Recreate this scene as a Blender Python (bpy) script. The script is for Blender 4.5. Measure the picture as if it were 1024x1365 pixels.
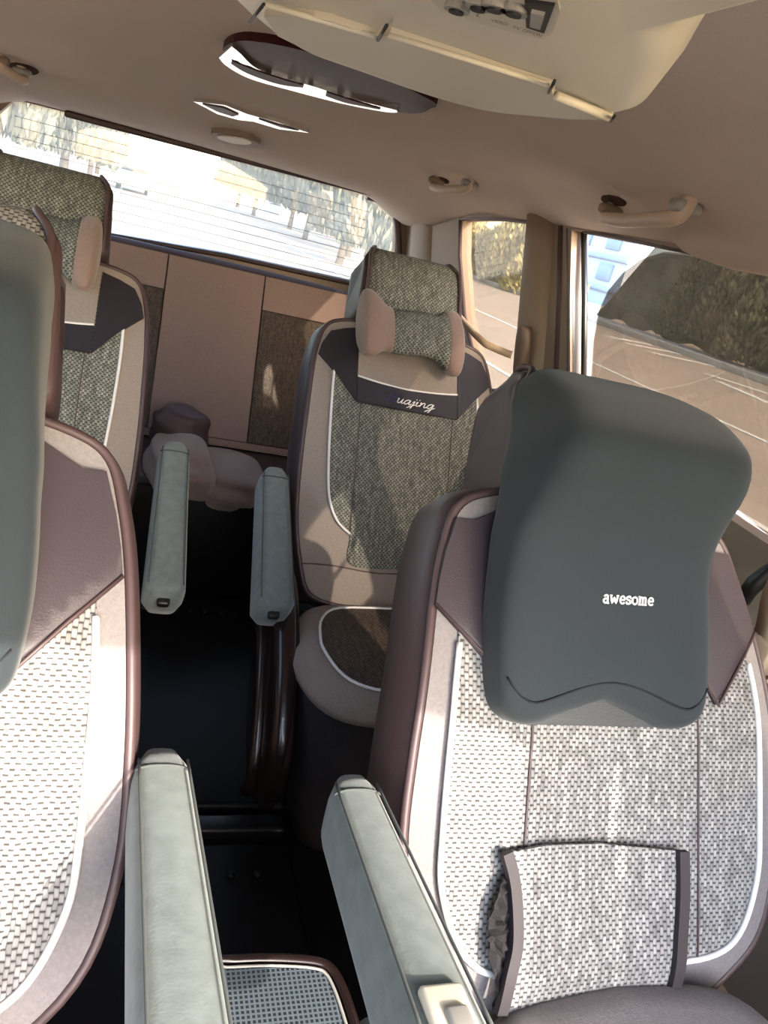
import bpy, bmesh, math, random
from mathutils import Vector, Matrix
from mathutils.geometry import delaunay_2d_cdt
random.seed(7)
S = bpy.context.scene
for o in list(bpy.data.objects): bpy.data.objects.remove(o)
COL = S.collection
# ------------------------------------------------------------------ camera
IW, IH, FPX = 1024, 1365, 1025.0
CAM = Vector((-.2, 0, 1.12))
_v = Vector((200-512, 215-682.5, FPX)); AY = _v.normalized()
_d = Vector((math.cos(math.radians(15)), math.sin(math.radians(15)), 0))
_w = _v - _d*(_v.dot(_v)/_v.dot(_d)); AX = _w.normalized()
if AX.x < 0: AX = -AX
AZ = AX.cross(AY)
if AZ.y > 0: AZ = -AZ
RC = Matrix((AX, AY, AZ))                       # image (right, down, forward) -> van (x right, y rear, z up)
def ray(px, py): return RC @ Vector((px-512, py-682.5, FPX))
def hit(px, py, p0, n):
    r = ray(px, py); return CAM + r*((Vector(p0)-CAM).dot(n)/r.dot(n))
def ax(px, py, a, v):
    r = ray(px, py); i = 'xyz'.index(a); return CAM + r*((v-CAM[i])/r[i])
cd = bpy.data.cameras.new('camera'); cam = bpy.data.objects.new('camera', cd); COL.objects.link(cam)
right, up, back = RC @ Vector((1,0,0)), RC @ Vector((0,-1,0)), RC @ Vector((0,0,-1))
M = Matrix.Identity(4)
for i in range(3): M[i][0], M[i][1], M[i][2], M[i][3] = right[i], up[i], back[i], CAM[i]
cam.matrix_world = M
cd.sensor_fit = 'VERTICAL'; cd.sensor_height = 36; cd.lens = 36*FPX/IH; cd.clip_start = .01; cd.clip_end = 500
S.camera = cam
# ------------------------------------------------------------------ light
SUN_DIR = Vector((.42, -1, .57)).normalized()
wd = bpy.data.worlds.new('sky'); S.world = wd; wd.use_nodes = True
nt = wd.node_tree; bg = nt.nodes['Background']
sky = nt.nodes.new('ShaderNodeTexSky'); sky.sky_type = 'NISHITA'; sky.sun_disc = False
sky.sun_elevation = math.asin(SUN_DIR.z); sky.sun_rotation = math.atan2(SUN_DIR.x, SUN_DIR.y)
sky.dust_density = 2.0; sky.ozone_density = 1.0
nt.links.new(sky.outputs[0], bg.inputs[0]); bg.inputs[1].default_value = 1.2
sl = bpy.data.lights.new('sun', 'SUN'); sl.energy = 5.5; sl.color = (1, .93, .82); sl.angle = math.radians(.6)
so = bpy.data.objects.new('sun', sl); COL.objects.link(so); so.rotation_euler = SUN_DIR.to_track_quat('Z', 'Y').to_euler(); so.location = (0, 0, 8)
vs = S.view_settings; vs.view_transform = 'Standard'; vs.look = 'None'; vs.gamma = 1; vs.use_curve_mapping = False; vs.exposure = .78

# ------------------------------------------------------------------ materials
def lin(c): return tuple((x/255/12.92 if x <= 10 else ((x/255+.055)/1.055)**2.4) for x in c)
def mat(name, rgb, rough=.6, spec=.5, metal=0, noise=0, nscale=40, bump=0, bscale=200, sheen=0, coat=0):
    m = bpy.data.materials.new(name); m.use_nodes = True; t = m.node_tree; b = t.nodes['Principled BSDF']
    c = lin(rgb); b.inputs['Base Color'].default_value = (*c, 1); b.inputs['Roughness'].default_value = rough
    b.inputs['Metallic'].default_value = metal; b.inputs['Specular IOR Level'].default_value = spec
    b.inputs['Sheen Weight'].default_value = sheen; b.inputs['Coat Weight'].default_value = coat
    tc = t.nodes.new('ShaderNodeTexCoord')
    if noise:
        n = t.nodes.new('ShaderNodeTexNoise'); n.inputs['Scale'].default_value = nscale; n.inputs['Detail'].default_value = 5
        t.links.new(tc.outputs['Object'], n.inputs['Vector'])
        r = t.nodes.new('ShaderNodeMapRange'); r.inputs[1].default_value = .3; r.inputs[2].default_value = .7
        r.inputs[3].default_value = 1-noise; r.inputs[4].default_value = 1+noise
        t.links.new(n.outputs[0], r.inputs[0])
        mx = t.nodes.new('ShaderNodeMix'); mx.data_type = 'RGBA'; mx.blend_type = 'MULTIPLY'; mx.inputs[0].default_value = 1
        mx.inputs[6].default_value = (*c, 1); t.links.new(r.outputs[0], mx.inputs[7]); t.links.new(mx.outputs[2], b.inputs['Base Color'])
    if bump:
        n2 = t.nodes.new('ShaderNodeTexNoise'); n2.inputs['Scale'].default_value = bscale; n2.inputs['Detail'].default_value = 3
        t.links.new(tc.outputs['Object'], n2.inputs['Vector'])
        bp = t.nodes.new('ShaderNodeBump'); bp.inputs['Strength'].default_value = bump; bp.inputs['Distance'].default_value = .002
        t.links.new(n2.outputs[0], bp.inputs['Height']); t.links.new(bp.outputs[0], b.inputs['Normal'])
    return m
def weave(name, hi, lo, gap, bw=.0125, rh=.0058, mortar=.0014, streak=.35, side=.5):
    """basket weave: upright light yarns with dark cross gaps, in surface (u, w) metres"""
    m = bpy.data.materials.new(name); m.use_nodes = True; t = m.node_tree; b = t.nodes['Principled BSDF']; L = t.links.new
    uv = t.nodes.new('ShaderNodeUVMap'); sp = t.nodes.new('ShaderNodeSeparateXYZ'); cb = t.nodes.new('ShaderNodeCombineXYZ')
    L(uv.outputs[0], sp.inputs[0]); L(sp.outputs[1], cb.inputs[0]); L(sp.outputs[0], cb.inputs[1])
    wob = t.nodes.new('ShaderNodeTexNoise'); wob.inputs['Scale'].default_value = 60; L(cb.outputs[0], wob.inputs['Vector'])
    wm = t.nodes.new('ShaderNodeVectorMath'); wm.operation = 'MULTIPLY_ADD'; wm.inputs[1].default_value = (.004, .0035, 0)
    L(wob.outputs['Color'], wm.inputs[0]); L(cb.outputs[0], wm.inputs[2])
    def mth(op, a, b_=None, c=None):
        q = t.nodes.new('ShaderNodeMath'); q.operation = op
        for k, x in enumerate((a, b_, c)):
            if x is None: continue
            if isinstance(x, (int, float)): q.inputs[k].default_value = x
            else: L(x, q.inputs[k])
        return q.outputs[0]
    s2 = t.nodes.new('ShaderNodeSeparateXYZ'); L(wm.outputs[0], s2.inputs[0])
    cu_ = mth('DIVIDE', s2.outputs[1], rh); ci = mth('FLOOR', cu_); cf = mth('FRACT', cu_)
    odd = mth('MULTIPLY', mth('ABSOLUTE', mth('MODULO', ci, 2)), .5)
    vv = mth('ADD', mth('DIVIDE', s2.outputs[0], bw), odd); vi = mth('FLOOR', vv); vf = mth('FRACT', vv)
    def edge(f, wid): return mth('SUBTRACT', 1, mth('SMOOTH_MIN', mth('DIVIDE', mth('MINIMUM', f, mth('SUBTRACT', 1, f)), wid), 1, .3))
    mxm = mth('MAXIMUM', mth('MULTIPLY', edge(cf, .17), side), edge(vf, mortar/bw*1.6))
    gapm = mth('MINIMUM', mth('MAXIMUM', mxm, 0), 1)
    wn = t.nodes.new('ShaderNodeTexWhiteNoise'); c2 = t.nodes.new('ShaderNodeCombineXYZ'); L(ci, c2.inputs[0]); L(vi, c2.inputs[1]); L(c2.outputs[0], wn.inputs['Vector'])
    ya = t.nodes.new('ShaderNodeMix'); ya.data_type = 'RGBA'; L(wn.outputs[0], ya.inputs[0]); ya.inputs[6].default_value = (*lin(hi), 1); ya.inputs[7].default_value = (*lin(lo), 1)
    yb = t.nodes.new('ShaderNodeMix'); yb.data_type = 'RGBA'; L(gapm, yb.inputs[0]); L(ya.outputs[2], yb.inputs[6]); yb.inputs[7].default_value = (*lin(gap), 1)
    n = t.nodes.new('ShaderNodeTexNoise'); n.inputs['Scale'].default_value = 1; n.inputs['Detail'].default_value = 4
    mp = t.nodes.new('ShaderNodeMapping'); mp.inputs['Scale'].default_value = (18, 120, 1); L(cb.outputs[0], mp.inputs[0]); L(mp.outputs[0], n.inputs['Vector'])
    r = t.nodes.new('ShaderNodeMapRange'); r.inputs[1].default_value = .3; r.inputs[2].default_value = .7; r.inputs[3].default_value = 1-streak; r.inputs[4].default_value = 1+streak*.4
    L(n.outputs[0], r.inputs[0])
    mx = t.nodes.new('ShaderNodeMix'); mx.data_type = 'RGBA'; mx.blend_type = 'MULTIPLY'; mx.inputs[0].default_value = 1
    L(yb.outputs[2], mx.inputs[6]); L(r.outputs[0], mx.inputs[7]); L(mx.outputs[2], b.inputs['Base Color'])
    inv = t.nodes.new('ShaderNodeMath'); inv.operation = 'SUBTRACT'; inv.inputs[0].default_value = 1; L(gapm, inv.inputs[1])
    bp = t.nodes.new('ShaderNodeBump'); bp.inputs['Strength'].default_value = .6; bp.inputs['Distance'].default_value = .002
    L(inv.outputs[0], bp.inputs['Height']); L(bp.outputs[0], b.inputs['Normal'])
    b.inputs['Roughness'].default_value = .75; b.inputs['Specular IOR Level'].default_value = .3
    return m
def glass(name, tint, dust=0, dustcol=(200, 195, 180)):
    m = bpy.data.materials.new(name); m.use_nodes = True; t = m.node_tree; L = t.links.new
    for n in list(t.nodes):
        if n.type != 'OUTPUT_MATERIAL': t.nodes.remove(n)
    out = t.nodes['Material Output']
    tr = t.nodes.new('ShaderNodeBsdfTransparent'); tr.inputs[0].default_value = (*tint, 1)
    gl = t.nodes.new('ShaderNodeBsdfGlossy'); gl.inputs['Roughness'].default_value = .03; gl.inputs[0].default_value = (.9, .9, .9, 1)
    fr = t.nodes.new('ShaderNodeFresnel'); fr.inputs[0].default_value = 1.58
    mx = t.nodes.new('ShaderNodeMixShader'); ge = t.nodes.new('ShaderNodeNewGeometry'); sb_ = t.nodes.new('ShaderNodeMath'); sb_.operation = 'SUBTRACT'; sb_.inputs[0].default_value = 1
    ml = t.nodes.new('ShaderNodeMath'); ml.operation = 'MULTIPLY'; L(ge.outputs['Backfacing'], sb_.inputs[1]); L(sb_.outputs[0], ml.inputs[0]); L(fr.outputs[0], ml.inputs[1]); L(ml.outputs[0], mx.inputs[0]); L(tr.outputs[0], mx.inputs[1]); L(gl.outputs[0], mx.inputs[2])
    last = mx
    if dust:
        tl = t.nodes.new('ShaderNodeBsdfTranslucent'); tl.inputs[0].default_value = (*lin(dustcol), 1)
        n = t.nodes.new('ShaderNodeTexNoise'); n.inputs['Scale'].default_value = 14; n.inputs['Detail'].default_value = 8; n.inputs['Roughness'].default_value = .75
        tc = t.nodes.new('ShaderNodeTexCoord'); L(tc.outputs['Object'], n.inputs['Vector'])
        r = t.nodes.new('ShaderNodeMapRange'); r.inputs[1].default_value = .3; r.inputs[2].default_value = .75; r.inputs[3].default_value = dust*.6; r.inputs[4].default_value = dust*1.6
        L(n.outputs[0], r.inputs[0])
        m2 = t.nodes.new('ShaderNodeMixShader'); L(r.outputs[0], m2.inputs[0]); L(mx.outputs[0], m2.inputs[1]); L(tl.outputs[0], m2.inputs[2]); last = m2
    L(last.outputs[0], out.inputs[0]); return m

LEATHER = mat('brown_leather', (72, 54, 55), .48, .45, bump=.25, bscale=500)
LEATHERD = mat('dark_brown_leather', (58, 44, 43), .48, .4, bump=.25, bscale=500)
PATCH = mat('dark_plum_leather', (55, 47, 53), .5, .45, bump=.25, bscale=500)
NAVY = mat('dark_navy_leather', (38, 35, 42), .5, .4, bump=.2, bscale=500)
LINEN = mat('grey_linen', (126, 121, 122), .85, .2, noise=.10, nscale=260, bump=.5, bscale=600)
LINENB = mat('beige_linen', (140, 130, 124), .85, .2, noise=.10, nscale=260, bump=.5, bscale=600)
PINK = mat('pink_brown_plush', (134, 114, 106), .9, .2, noise=.06, nscale=120, bump=.4, bscale=400, sheen=.3)
WEAVE = weave('light_basket_weave', (166, 165, 164), (134, 133, 133), (36, 33, 34), bw=.0100, rh=.0047, mortar=.0012, side=.42)
WEAVEM = weave('olive_basket_weave', (150, 152, 143), (112, 114, 108), (36, 35, 35), bw=.0100, rh=.0050, mortar=.0017, side=.6)
WEAVED = weave('dark_basket_weave', (104, 90, 78), (80, 70, 62), (38, 32, 30), bw=.0095, rh=.0050, mortar=.0016, side=.6)
WHITEP = mat('white_piping', (222, 220, 220), .6)
DPIPE = mat('plum_piping', (74, 58, 60), .5)
SUEDE = mat('grey_green_suede', (104, 112, 110), .9, .15, noise=.14, nscale=60, bump=.2, bscale=350, sheen=.25)
JERSEY = mat('charcoal_jersey', (38, 45, 50), .85, .25, noise=.04, nscale=300, bump=.3, bscale=900, sheen=.15)
JERSEY2 = mat('charcoal_jersey_side', (30, 33, 36), .85, .25, noise=.04, nscale=300, bump=.3, bscale=900)
HEADL = mat('headliner_fabric', (204, 191, 180), .95, .1, noise=.04, nscale=500, bump=.2, bscale=700)
TRIMB = mat('beige_trim_plastic', (136, 118, 102), .55, .4, bump=.1, bscale=700)
CREAM = mat('cream_plastic', (208, 202, 184), .42, .5, noise=.03, nscale=12)
CREAMD = mat('cream_lid_plastic', (200, 193, 174), .45, .5)
BLACKP = mat('black_plastic', (22, 21, 22), .4, .5)
DARKF = mat('black_floor_vinyl', (12, 11, 11), .5, .2, noise=.5, nscale=5, bump=.4, bscale=25)
DARKM = mat('black_rubber_mat', (15, 14, 14), .5, .2, bump=.2, bscale=80)
GREYP = mat('grey_plastic', (150, 148, 142), .45)
DGREY = mat('dark_grey_carpet', (44, 42, 44), .9, .1, noise=.15, nscale=200)
CHROME = mat('chrome', (225, 222, 215), .12, .5, metal=1)
WOOD = mat('dark_red_lacquer', (56, 28, 28), .4, .02, noise=.35, nscale=16)
LACQ = mat('brown_lacquer', (32, 21, 20), .25, .4, coat=.2)
RUBBER = mat('grey_window_rubber', (96, 94, 96), .5)
WEBB = mat('beige_webbing', (190, 168, 144), .8, .2)
SILVER = mat('silver_thread', (228, 228, 228), .45, .5)
BLUET = mat('blue_thread', (44, 46, 96), .5)
INK = mat('brown_ink', (84, 72, 62), .7)
ASPH = mat('asphalt', (166, 148, 128), .9, .1, noise=.10, nscale=.6, bump=.2, bscale=20)
PAINT = mat('road_paint', (222, 216, 200), .8, .2)
CONC = mat('concrete_kerb', (172, 164, 150), .9)
SOIL = mat('earth_bank', (92, 84, 68), .95, .1, noise=.35, nscale=1.2, bump=.6, bscale=3)
LEAF1 = mat('dry_yellow_leaf', (170, 158, 104), .8, noise=.25, nscale=3)
LEAF2 = mat('olive_leaf', (112, 106, 78), .8, noise=.3, nscale=3)
BARK = mat('tree_bark', (104, 92, 78), .9)
FACADE = mat('pale_blue_facade', (158, 170, 188), .7)
FACADE2 = mat('blue_grey_ledge', (120, 134, 154), .7)
CARP = mat('silver_car_paint', (176, 178, 182), .3, metal=.4)
CARG = mat('car_window', (30, 34, 40), .1)
ROOFT = mat('dark_roof', (90, 84, 84), .8)
MESHP = mat('perforated_pad', (94, 106, 114), .5)
TINT = glass('tinted_glass', (.60, .57, .53), dust=.012)
CLEAR = glass('rear_glass_dusty', (.9, .9, .9), dust=.13)
FILM = glass('dark_film', (.70, .68, .66), dust=.006)

# ------------------------------------------------------------------ object helpers
def obj(name, me, m, parent=None, kind=None):
    if isinstance(me, bmesh.types.BMesh):
        bm = me; me = bpy.data.meshes.new(name); bm.normal_update(); bm.to_mesh(me); bm.free()
    o = bpy.data.objects.new(name, me); COL.objects.link(o)
    if m: me.materials.append(m)
    if parent: o.parent = parent; o.matrix_parent_inverse = parent.matrix_world.inverted()
    if kind: o['kind'] = kind
    return o
def thing(name, label, cat, loc=(0, 0, 0), group=None):
    o = bpy.data.objects.new(name, None); COL.objects.link(o); o.location = loc; o.matrix_world = Matrix.Translation(loc); o.empty_display_size = .05
    o['label'] = label; o['category'] = cat
    if group: o['group'] = group
    return o
def tag(o, label, cat, group=None):
    o['label'] = label; o['category'] = cat
    if group: o['group'] = group
    return o
def smooth(bm):
    for f in bm.faces: f.smooth = True
    return bm
def catmull(pts, closed=False, n=6):
    P = [Vector(p) for p in pts]; N = len(P); out = []
    for i in range(N if closed else N-1):
        if closed: a, b, c, d = P[i-1], P[i], P[(i+1) % N], P[(i+2) % N]
        else: a, b, c, d = P[max(i-1, 0)], P[i], P[i+1], P[min(i+2, N-1)]
        for k in range(n):
            t = k/n
            out.append(.5*((2*b)+(c-a)*t+(2*a-5*b+4*c-d)*t*t+(3*b-a-3*c+d)*t**3))
    if not closed: out.append(P[-1].copy())
    return out
def loft(rings, cap=True, closed=True):
    bm = bmesh.new(); vs_ = [[bm.verts.new(p) for p in r] for r in rings]; n = len(rings[0])
    for a, b in zip(vs_, vs_[1:]):
        for i in range(n if closed else n-1):
            try: bm.faces.new((a[i], a[(i+1) % n], b[(i+1) % n], b[i]))
            except ValueError: pass
    if cap:
        for r in (vs_[0], vs_[-1]):
            try: bm.faces.new(r)
            except ValueError: pass
    bmesh.ops.recalc_face_normals(bm, faces=bm.faces)
    return smooth(bm)
def tube(pts, r, seg=6, closed=False, bm=None, r2=None):
    pts = [Vector(p) for p in pts]; N = len(pts); own = bm is None
    if own: bm = bmesh.new()
    rings = []; prev = None
    for i, p in enumerate(pts):
        t = ((pts[(i+1) % N]-pts[i-1]) if closed else (pts[min(i+1, N-1)]-pts[max(i-1, 0)])).normalized()
        if prev is None: prev = t.orthogonal().normalized()
        a = (prev - t*prev.dot(t)); a = a.normalized() if a.length > 1e-6 else t.orthogonal().normalized()
        b = t.cross(a); prev = a
        rr = r if not callable(r) else r(i/(N-1))
        rings.append([bm.verts.new(p+(a*math.cos(6.2832*k/seg)+b*math.sin(6.2832*k/seg))*rr) for k in range(seg)])
    for i in range(N if closed else N-1):
        A, B = rings[i], rings[(i+1) % N]
        for k in range(seg): bm.faces.new((A[k], A[(k+1) % seg], B[(k+1) % seg], B[k]))
    if not closed: bm.faces.new(rings[0][::-1]); bm.faces.new(rings[-1])
    return smooth(bm) if own else bm
def rbox(c, s, bev=.01, seg=3, rot=None):
    bm = bmesh.new(); bmesh.ops.create_cube(bm, size=1)
    for v in bm.verts: v.co = Vector((v.co.x*s[0], v.co.y*s[1], v.co.z*s[2]))
    if bev: bmesh.ops.bevel(bm, geom=bm.edges[:], offset=min(bev, min(s)*.49), segments=seg, affect='EDGES', profile=.5)
    for v in bm.verts: v.co = (rot @ v.co if rot else v.co)+Vector(c)
    return smooth(bm) if bev else bm
def cdt(outline, sp, holes=()):
    vs2 = []; faces = []
    def loop(l):
        k = len(vs2); vs2.extend(Vector((p[0], p[1])) for p in l); return [(k+i, k+(i+1) % len(l)) for i in range(len(l))]
    ed = loop(outline)
    for h in holes: ed += loop(h)
    def inside(p, poly):
        c = False; j = len(poly)-1
        for i in range(len(poly)):
            a, b = poly[i], poly[j]
            if (a[1] > p[1]) != (b[1] > p[1]) and p[0] < (b[0]-a[0])*(p[1]-a[1])/(b[1]-a[1])+a[0]: c = not c
            j = i
        return c
    xs = [p[0] for p in outline]; ys = [p[1] for p in outline]
    x = min(xs)+sp*.37
    while x < max(xs):
        y = min(ys)+sp*.41
        while y < max(ys):
            if inside((x, y), outline) and not any(inside((x, y), h) for h in holes): vs2.append(Vector((x, y)))
            y += sp
        x += sp
    r = delaunay_2d_cdt(vs2, ed, [], 1 if not holes else 0, 1e-6)
    V, F = r[0], r[2]
    if holes:
        def cen(f): return (sum(V[i].x for i in f)/len(f), sum(V[i].y for i in f)/len(f))
        F = [f for f in F if inside(cen(f), outline) and not any(inside(cen(f), h) for h in holes)]
    return V, F
def sheet(outline, fn, thick, sp=.03, holes=()):
    """a panel of real thickness laid on the surface fn(u, w, n)"""
    V, F = cdt(outline, sp, holes); bm = bmesh.new(); uvl = bm.loops.layers.uv.new('UVMap')
    top = [bm.verts.new(fn(v.x, v.y, 0)) for v in V]; bot = [bm.verts.new(fn(v.x, v.y, -thick)) for v in V]
    idx = {}
    for i, v in enumerate(V): idx[top[i]] = v; idx[bot[i]] = v
    from collections import Counter
    cnt = Counter()
    for f in F:
        for a, b in zip(f, f[1:]+f[:1]): cnt[(a, b)] += 1
    for f in F:
        try:
            bm.faces.new([top[i] for i in f]); bm.faces.new([bot[i] for i in reversed(f)])
        except ValueError: continue
    for (a, b) in list(cnt):
        if (b, a) not in cnt:
            try: bm.faces.new((top[b], top[a], bot[a], bot[b]))
            except ValueError: pass
    used = [v for v in bm.verts if not v.link_faces]
    for v in used: bm.verts.remove(v)
    bmesh.ops.recalc_face_normals(bm, faces=bm.faces)
    for f in bm.faces:
        f.smooth = True
        for l in f.loops: l[uvl].uv = idx[l.vert]
    for e in bm.edges:
        if e.is_manifold and e.calc_face_angle(0) > .9: e.smooth = False
    return bm
def off_outline(o, d):
    n = len(o); out = []
    area = sum(o[i][0]*o[(i+1) % n][1]-o[(i+1) % n][0]*o[i][1] for i in range(n)); sg = 1 if area > 0 else -1
    for i in range(n):
        a, b = Vector(o[i-1]), Vector(o[(i+1) % n]); t = (b-a); t = t.normalized() if t.length > 0 else Vector((1, 0))
        out.append(Vector((o[i][0]+t.y*d*sg, o[i][1]-t.x*d*sg)))
    return out
def mirror(l): return [(-u, w) for u, w in l]
def ss(x): x = max(0, min(1, x)); return x*x*(3-2*x)

class Back:
    """plane of a seat back: u across, w up along the back, n out of the front"""
    def __init__(s, x, y, z, th, rel):
        t = math.radians(th); s.O = Vector((x, y, z)); s.W = Vector((0, math.sin(t), math.cos(t))); s.N = Vector((0, -math.cos(t), math.sin(t))); s.U = Vector((1, 0, 0)); s.rel = rel
    def at(s, u, w, n): return s.O+s.U*u+s.W*w+s.N*n
    def f(s, off): return lambda u, w, n: s.at(u, w, s.rel(u, w)+off+n)
    def px(s, x, y, off=0):
        n = 0
        for k in range(6):
            p = hit(x, y, s.O+s.N*n, s.N); u, w = p.x-s.O.x, (p-s.O).dot(s.W); n = s.rel(u, w)+off
        return (u, w)
def rel_front(u, w): return -.055*ss((w-.30)/.32)+.018*(1-min(1, abs(u)/.27)**4)-.012*math.exp(-(u/.13)**2)*ss((.5-w)/.2)-.02*ss((.06-w)/.1)
def rel_mid(u, w): return -.03*ss((w-.45)/.28)+.018*(1-min(1, abs(u)/.27)**4)-.012*math.exp(-(u/.13)**2)-.02*ss((.06-w)/.1)

def sym(half, n=5):
    """closed smooth outline from its right half, bottom centre to top centre"""
    r = catmull(half, False, n); l = [Vector((-p.x, p.y)) for p in reversed(r[1:-1])]
    return [Vector((p[0], p[1])) for p in r+l]
def V2(l): return [Vector((a, b)) for a, b in l]

# ------------------------------------------------------------------ road outside (large structure first)
GZ = -.7
def grid_sheet(x0, x1, y0, y1, nx, ny, fz):
    bm = bmesh.new(); g = [[bm.verts.new((x0+(x1-x0)*i/nx, y0+(y1-y0)*j/ny, fz(x0+(x1-x0)*i/nx, y0+(y1-y0)*j/ny))) for j in range(ny+1)] for i in range(nx+1)]
    for i in range(nx):
        for j in range(ny): bm.faces.new((g[i][j], g[i+1][j], g[i+1][j+1], g[i][j+1]))
    return bm
ground = obj('ground', grid_sheet(-120, 140, -60, 260, 8, 8, lambda x, y: GZ), ASPH, kind='structure')
def stripe(pts, w, z=GZ+.012):
    bm = bmesh.new(); P = [Vector(p) for p in pts]
    for a, b in zip(P, P[1:]):
        d = (b-a).normalized(); s_ = Vector((-d.y, d.x, 0))*w/2
        q = [bm.verts.new(Vector((p.x, p.y, h))) for h in (z, z-.008) for p in (a+s_, a-s_, b-s_, b+s_)]
        for f in ((0, 1, 2, 3), (7, 6, 5, 4), (0, 4, 5, 1), (1, 5, 6, 2), (2, 6, 7, 3), (3, 7, 4, 0)): bm.faces.new([q[i] for i in f])
    bmesh.ops.recalc_face_normals(bm, faces=bm.faces); return bm
def gp(px, py): p = ax(px, py, 'z', GZ); return Vector((p.x, p.y, 0))

# ------------------------------------------------------------------ van shell
def wx(z): return .80+(1.22-z)*.20            # inner face of the leaning side wall
WN = Vector((1, 0, .20)).normalized()
def wpx(px, py): p = hit(px, py, (wx(1.22), 0, 1.22), WN); return (p.y, p.z)
def wall_fn(sgn, off=0): return lambda y, z, n: Vector((sgn*(wx(z)-off-n), y, z))
quarter = [wpx(*p) for p in ((612, 291), (660, 290), (705, 295), (706, 330), (700, 420), (694, 520), (640, 520), (617, 420), (611, 340))]
slide = [wpx(*p) for p in ((762, 306), (800, 309), (900, 330), (1024, 354))]
slide += [(.80, slide[-1][1]-.004), (.74, slide[-1][1]-.05), (.74, .83), wpx(1024, 738), wpx(966, 706), (1.25, .845), (1.60, .87), wpx(760, 500), wpx(760, 400)]
front_hole = [(.60, .84), (.60, 1.19), (.3, 1.20), (.12, 1.17), (.02, .84)]  # unseen opening; solid wall left ahead of it to shade the right seat
wall_o = [(-.75, -.25), (3.3, -.25), (3.3, 1.0), (3.2, 1.24), (2.0, 1.25), (.2, 1.235), (-.2, 1.2), (-.75, .86)]
wall_r = obj('wall_right', sheet(wall_o, wall_fn(1), .05, .12, [quarter, slide, front_hole]), TRIMB, kind='structure')
wall_l = obj('wall_left', sheet(wall_o, wall_fn(-1), .05, .12, [quarter, slide, front_hole]), TRIMB, kind='structure')
def roofz(x, y):
    a = min(1, abs(x)/.83)
    z = 1.325-.035*a**2-.07*ss((a-.72)/.28)
    z -= .115*ss((y-2.35)/.8)*(1-.25*a*a)
    z -= .05*ss((1.40-y)/.13)*ss((x-.35)/.3)*(1-ss((x-.72)/.1)*.6)
    z -= .06*ss((.1-y)/.5)
    return z
bm = grid_sheet(-.83, .83, -.35, 3.27, 40, 70, roofz)
r = bmesh.ops.extrude_face_region(bm, geom=bm.faces[:])
for v in r['geom']:
    if isinstance(v, bmesh.types.BMVert): v.co.z += .05
bmesh.ops.recalc_face_normals(bm, faces=bm.faces)
ceiling = obj('ceiling', smooth(bm), HEADL, kind='structure')
floor = obj('floor', rbox((0, 1.35, -.24), (1.96, 4.2, .08), 0), DARKF, kind='structure')
# rear wall with the tailgate window
RY = 3.22
def rpx(px, py): p = ax(px, py, 'y', RY); return (p.x, p.z)
rw = [rpx(100, 156), rpx(300, 203), rpx(500, 262), rpx(522, 272), rpx(528, 300), rpx(524, 390), rpx(470, 374), rpx(300, 337), rpx(146, 311)]
rw = [(-.66, 1.20)]+rw[1:]+[(-.68, .845), (-.72, .9), (-.71, 1.14)]
rear_o = [(-.95, -.25), (.95, -.25), (.9, .8), (.81, 1.26), (-.81, 1.26), (-.9, .8)]
wall_b = obj('wall_back', sheet(rear_o, lambda x, z, n: Vector((x, RY+n+.05, z)), .05, .12, [rw]), TRIMB, kind='structure')
# panes
def pane(name, o2, fn, m, th=.004, sp=.12): return obj(name, sheet(o2, fn, th, sp), m, kind='structure')
w1 = pane('window_1', off_outline(rw, .012), lambda x, z, n: Vector((x, RY+.03-n, z)), CLEAR)
w2 = pane('window_2', off_outline(quarter, .012), wall_fn(1, -.03), TINT)
LT = glass('side_glass', (.85, .84, .8))
w3 = pane('window_3', off_outline(quarter, .012), wall_fn(-1, -.03), LT)
w4 = pane('window_4', off_outline(slide, .012), wall_fn(-1, -.03), LT)
for k in range(9):                                           # heater wires on the tailgate glass
    z = .885+k*.033
    obj('heater_wire', tube([(-.66, RY+.026, z), (0, RY+.026, z+.004), (.66, RY+.026, z)], .0012, 4), DPIPE, w1)
# sliding window: tinted sash with a rounded corner, standing ajar in the opening
sash = [wpx(*p) for p in ((1024, 362), (960, 345), (900, 333), (868, 330), (838, 340), (815, 358), (795, 383), (783, 410), (776, 450), (773, 500))]
sash = [Vector(p) for p in sash]+V2([(1.3, .815), (.95, .77), (.725, .77), (.725, 1.19)])
w5 = pane('window_5', sash, wall_fn(1, -.035), TINT)
obj('tint_film', sheet(off_outline(sash, -.004), wall_fn(1, -.030), .001, .12), FILM, w5)
pane('window_7', off_outline(V2(front_hole), .012), wall_fn(1, -.03), TINT); pane('window_8', off_outline(V2(front_hole), .012), wall_fn(-1, -.03), TINT)
# window trims
def wtrim(name, pts, w, d, m, off=.0):
    P = [Vector((wx(z)-off, y, z)) for y, z in pts]; bm = bmesh.new(); tube(P, w, 8, bm=bm); return obj(name, smooth(bm), m, kind='structure')
lch = [wpx(*p) for p in ((756, 303), (757, 400), (757, 505))]
wtrim('trim_1', lch, .014, 0, RUBBER, -.012)
wtrim('trim_2', [wpx(*p) for p in ((765, 305), (766, 400), (765, 505))], .008, 0, BLACKP, -.03)
wtrim('trim_3', [wpx(*p) for p in ((748, 301), (746, 400), (742, 505))], .012, 0, DPIPE, -.004)
wtrim('trim_4', quarter+quarter[:1], .007, 0, DPIPE, -.006)
wtrim('trim_5', [wpx(*p) for p in ((775, 306), (900, 330), (1024, 354))]+[(.78, 1.2)], .007, 0, DPIPE, -.01)
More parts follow.
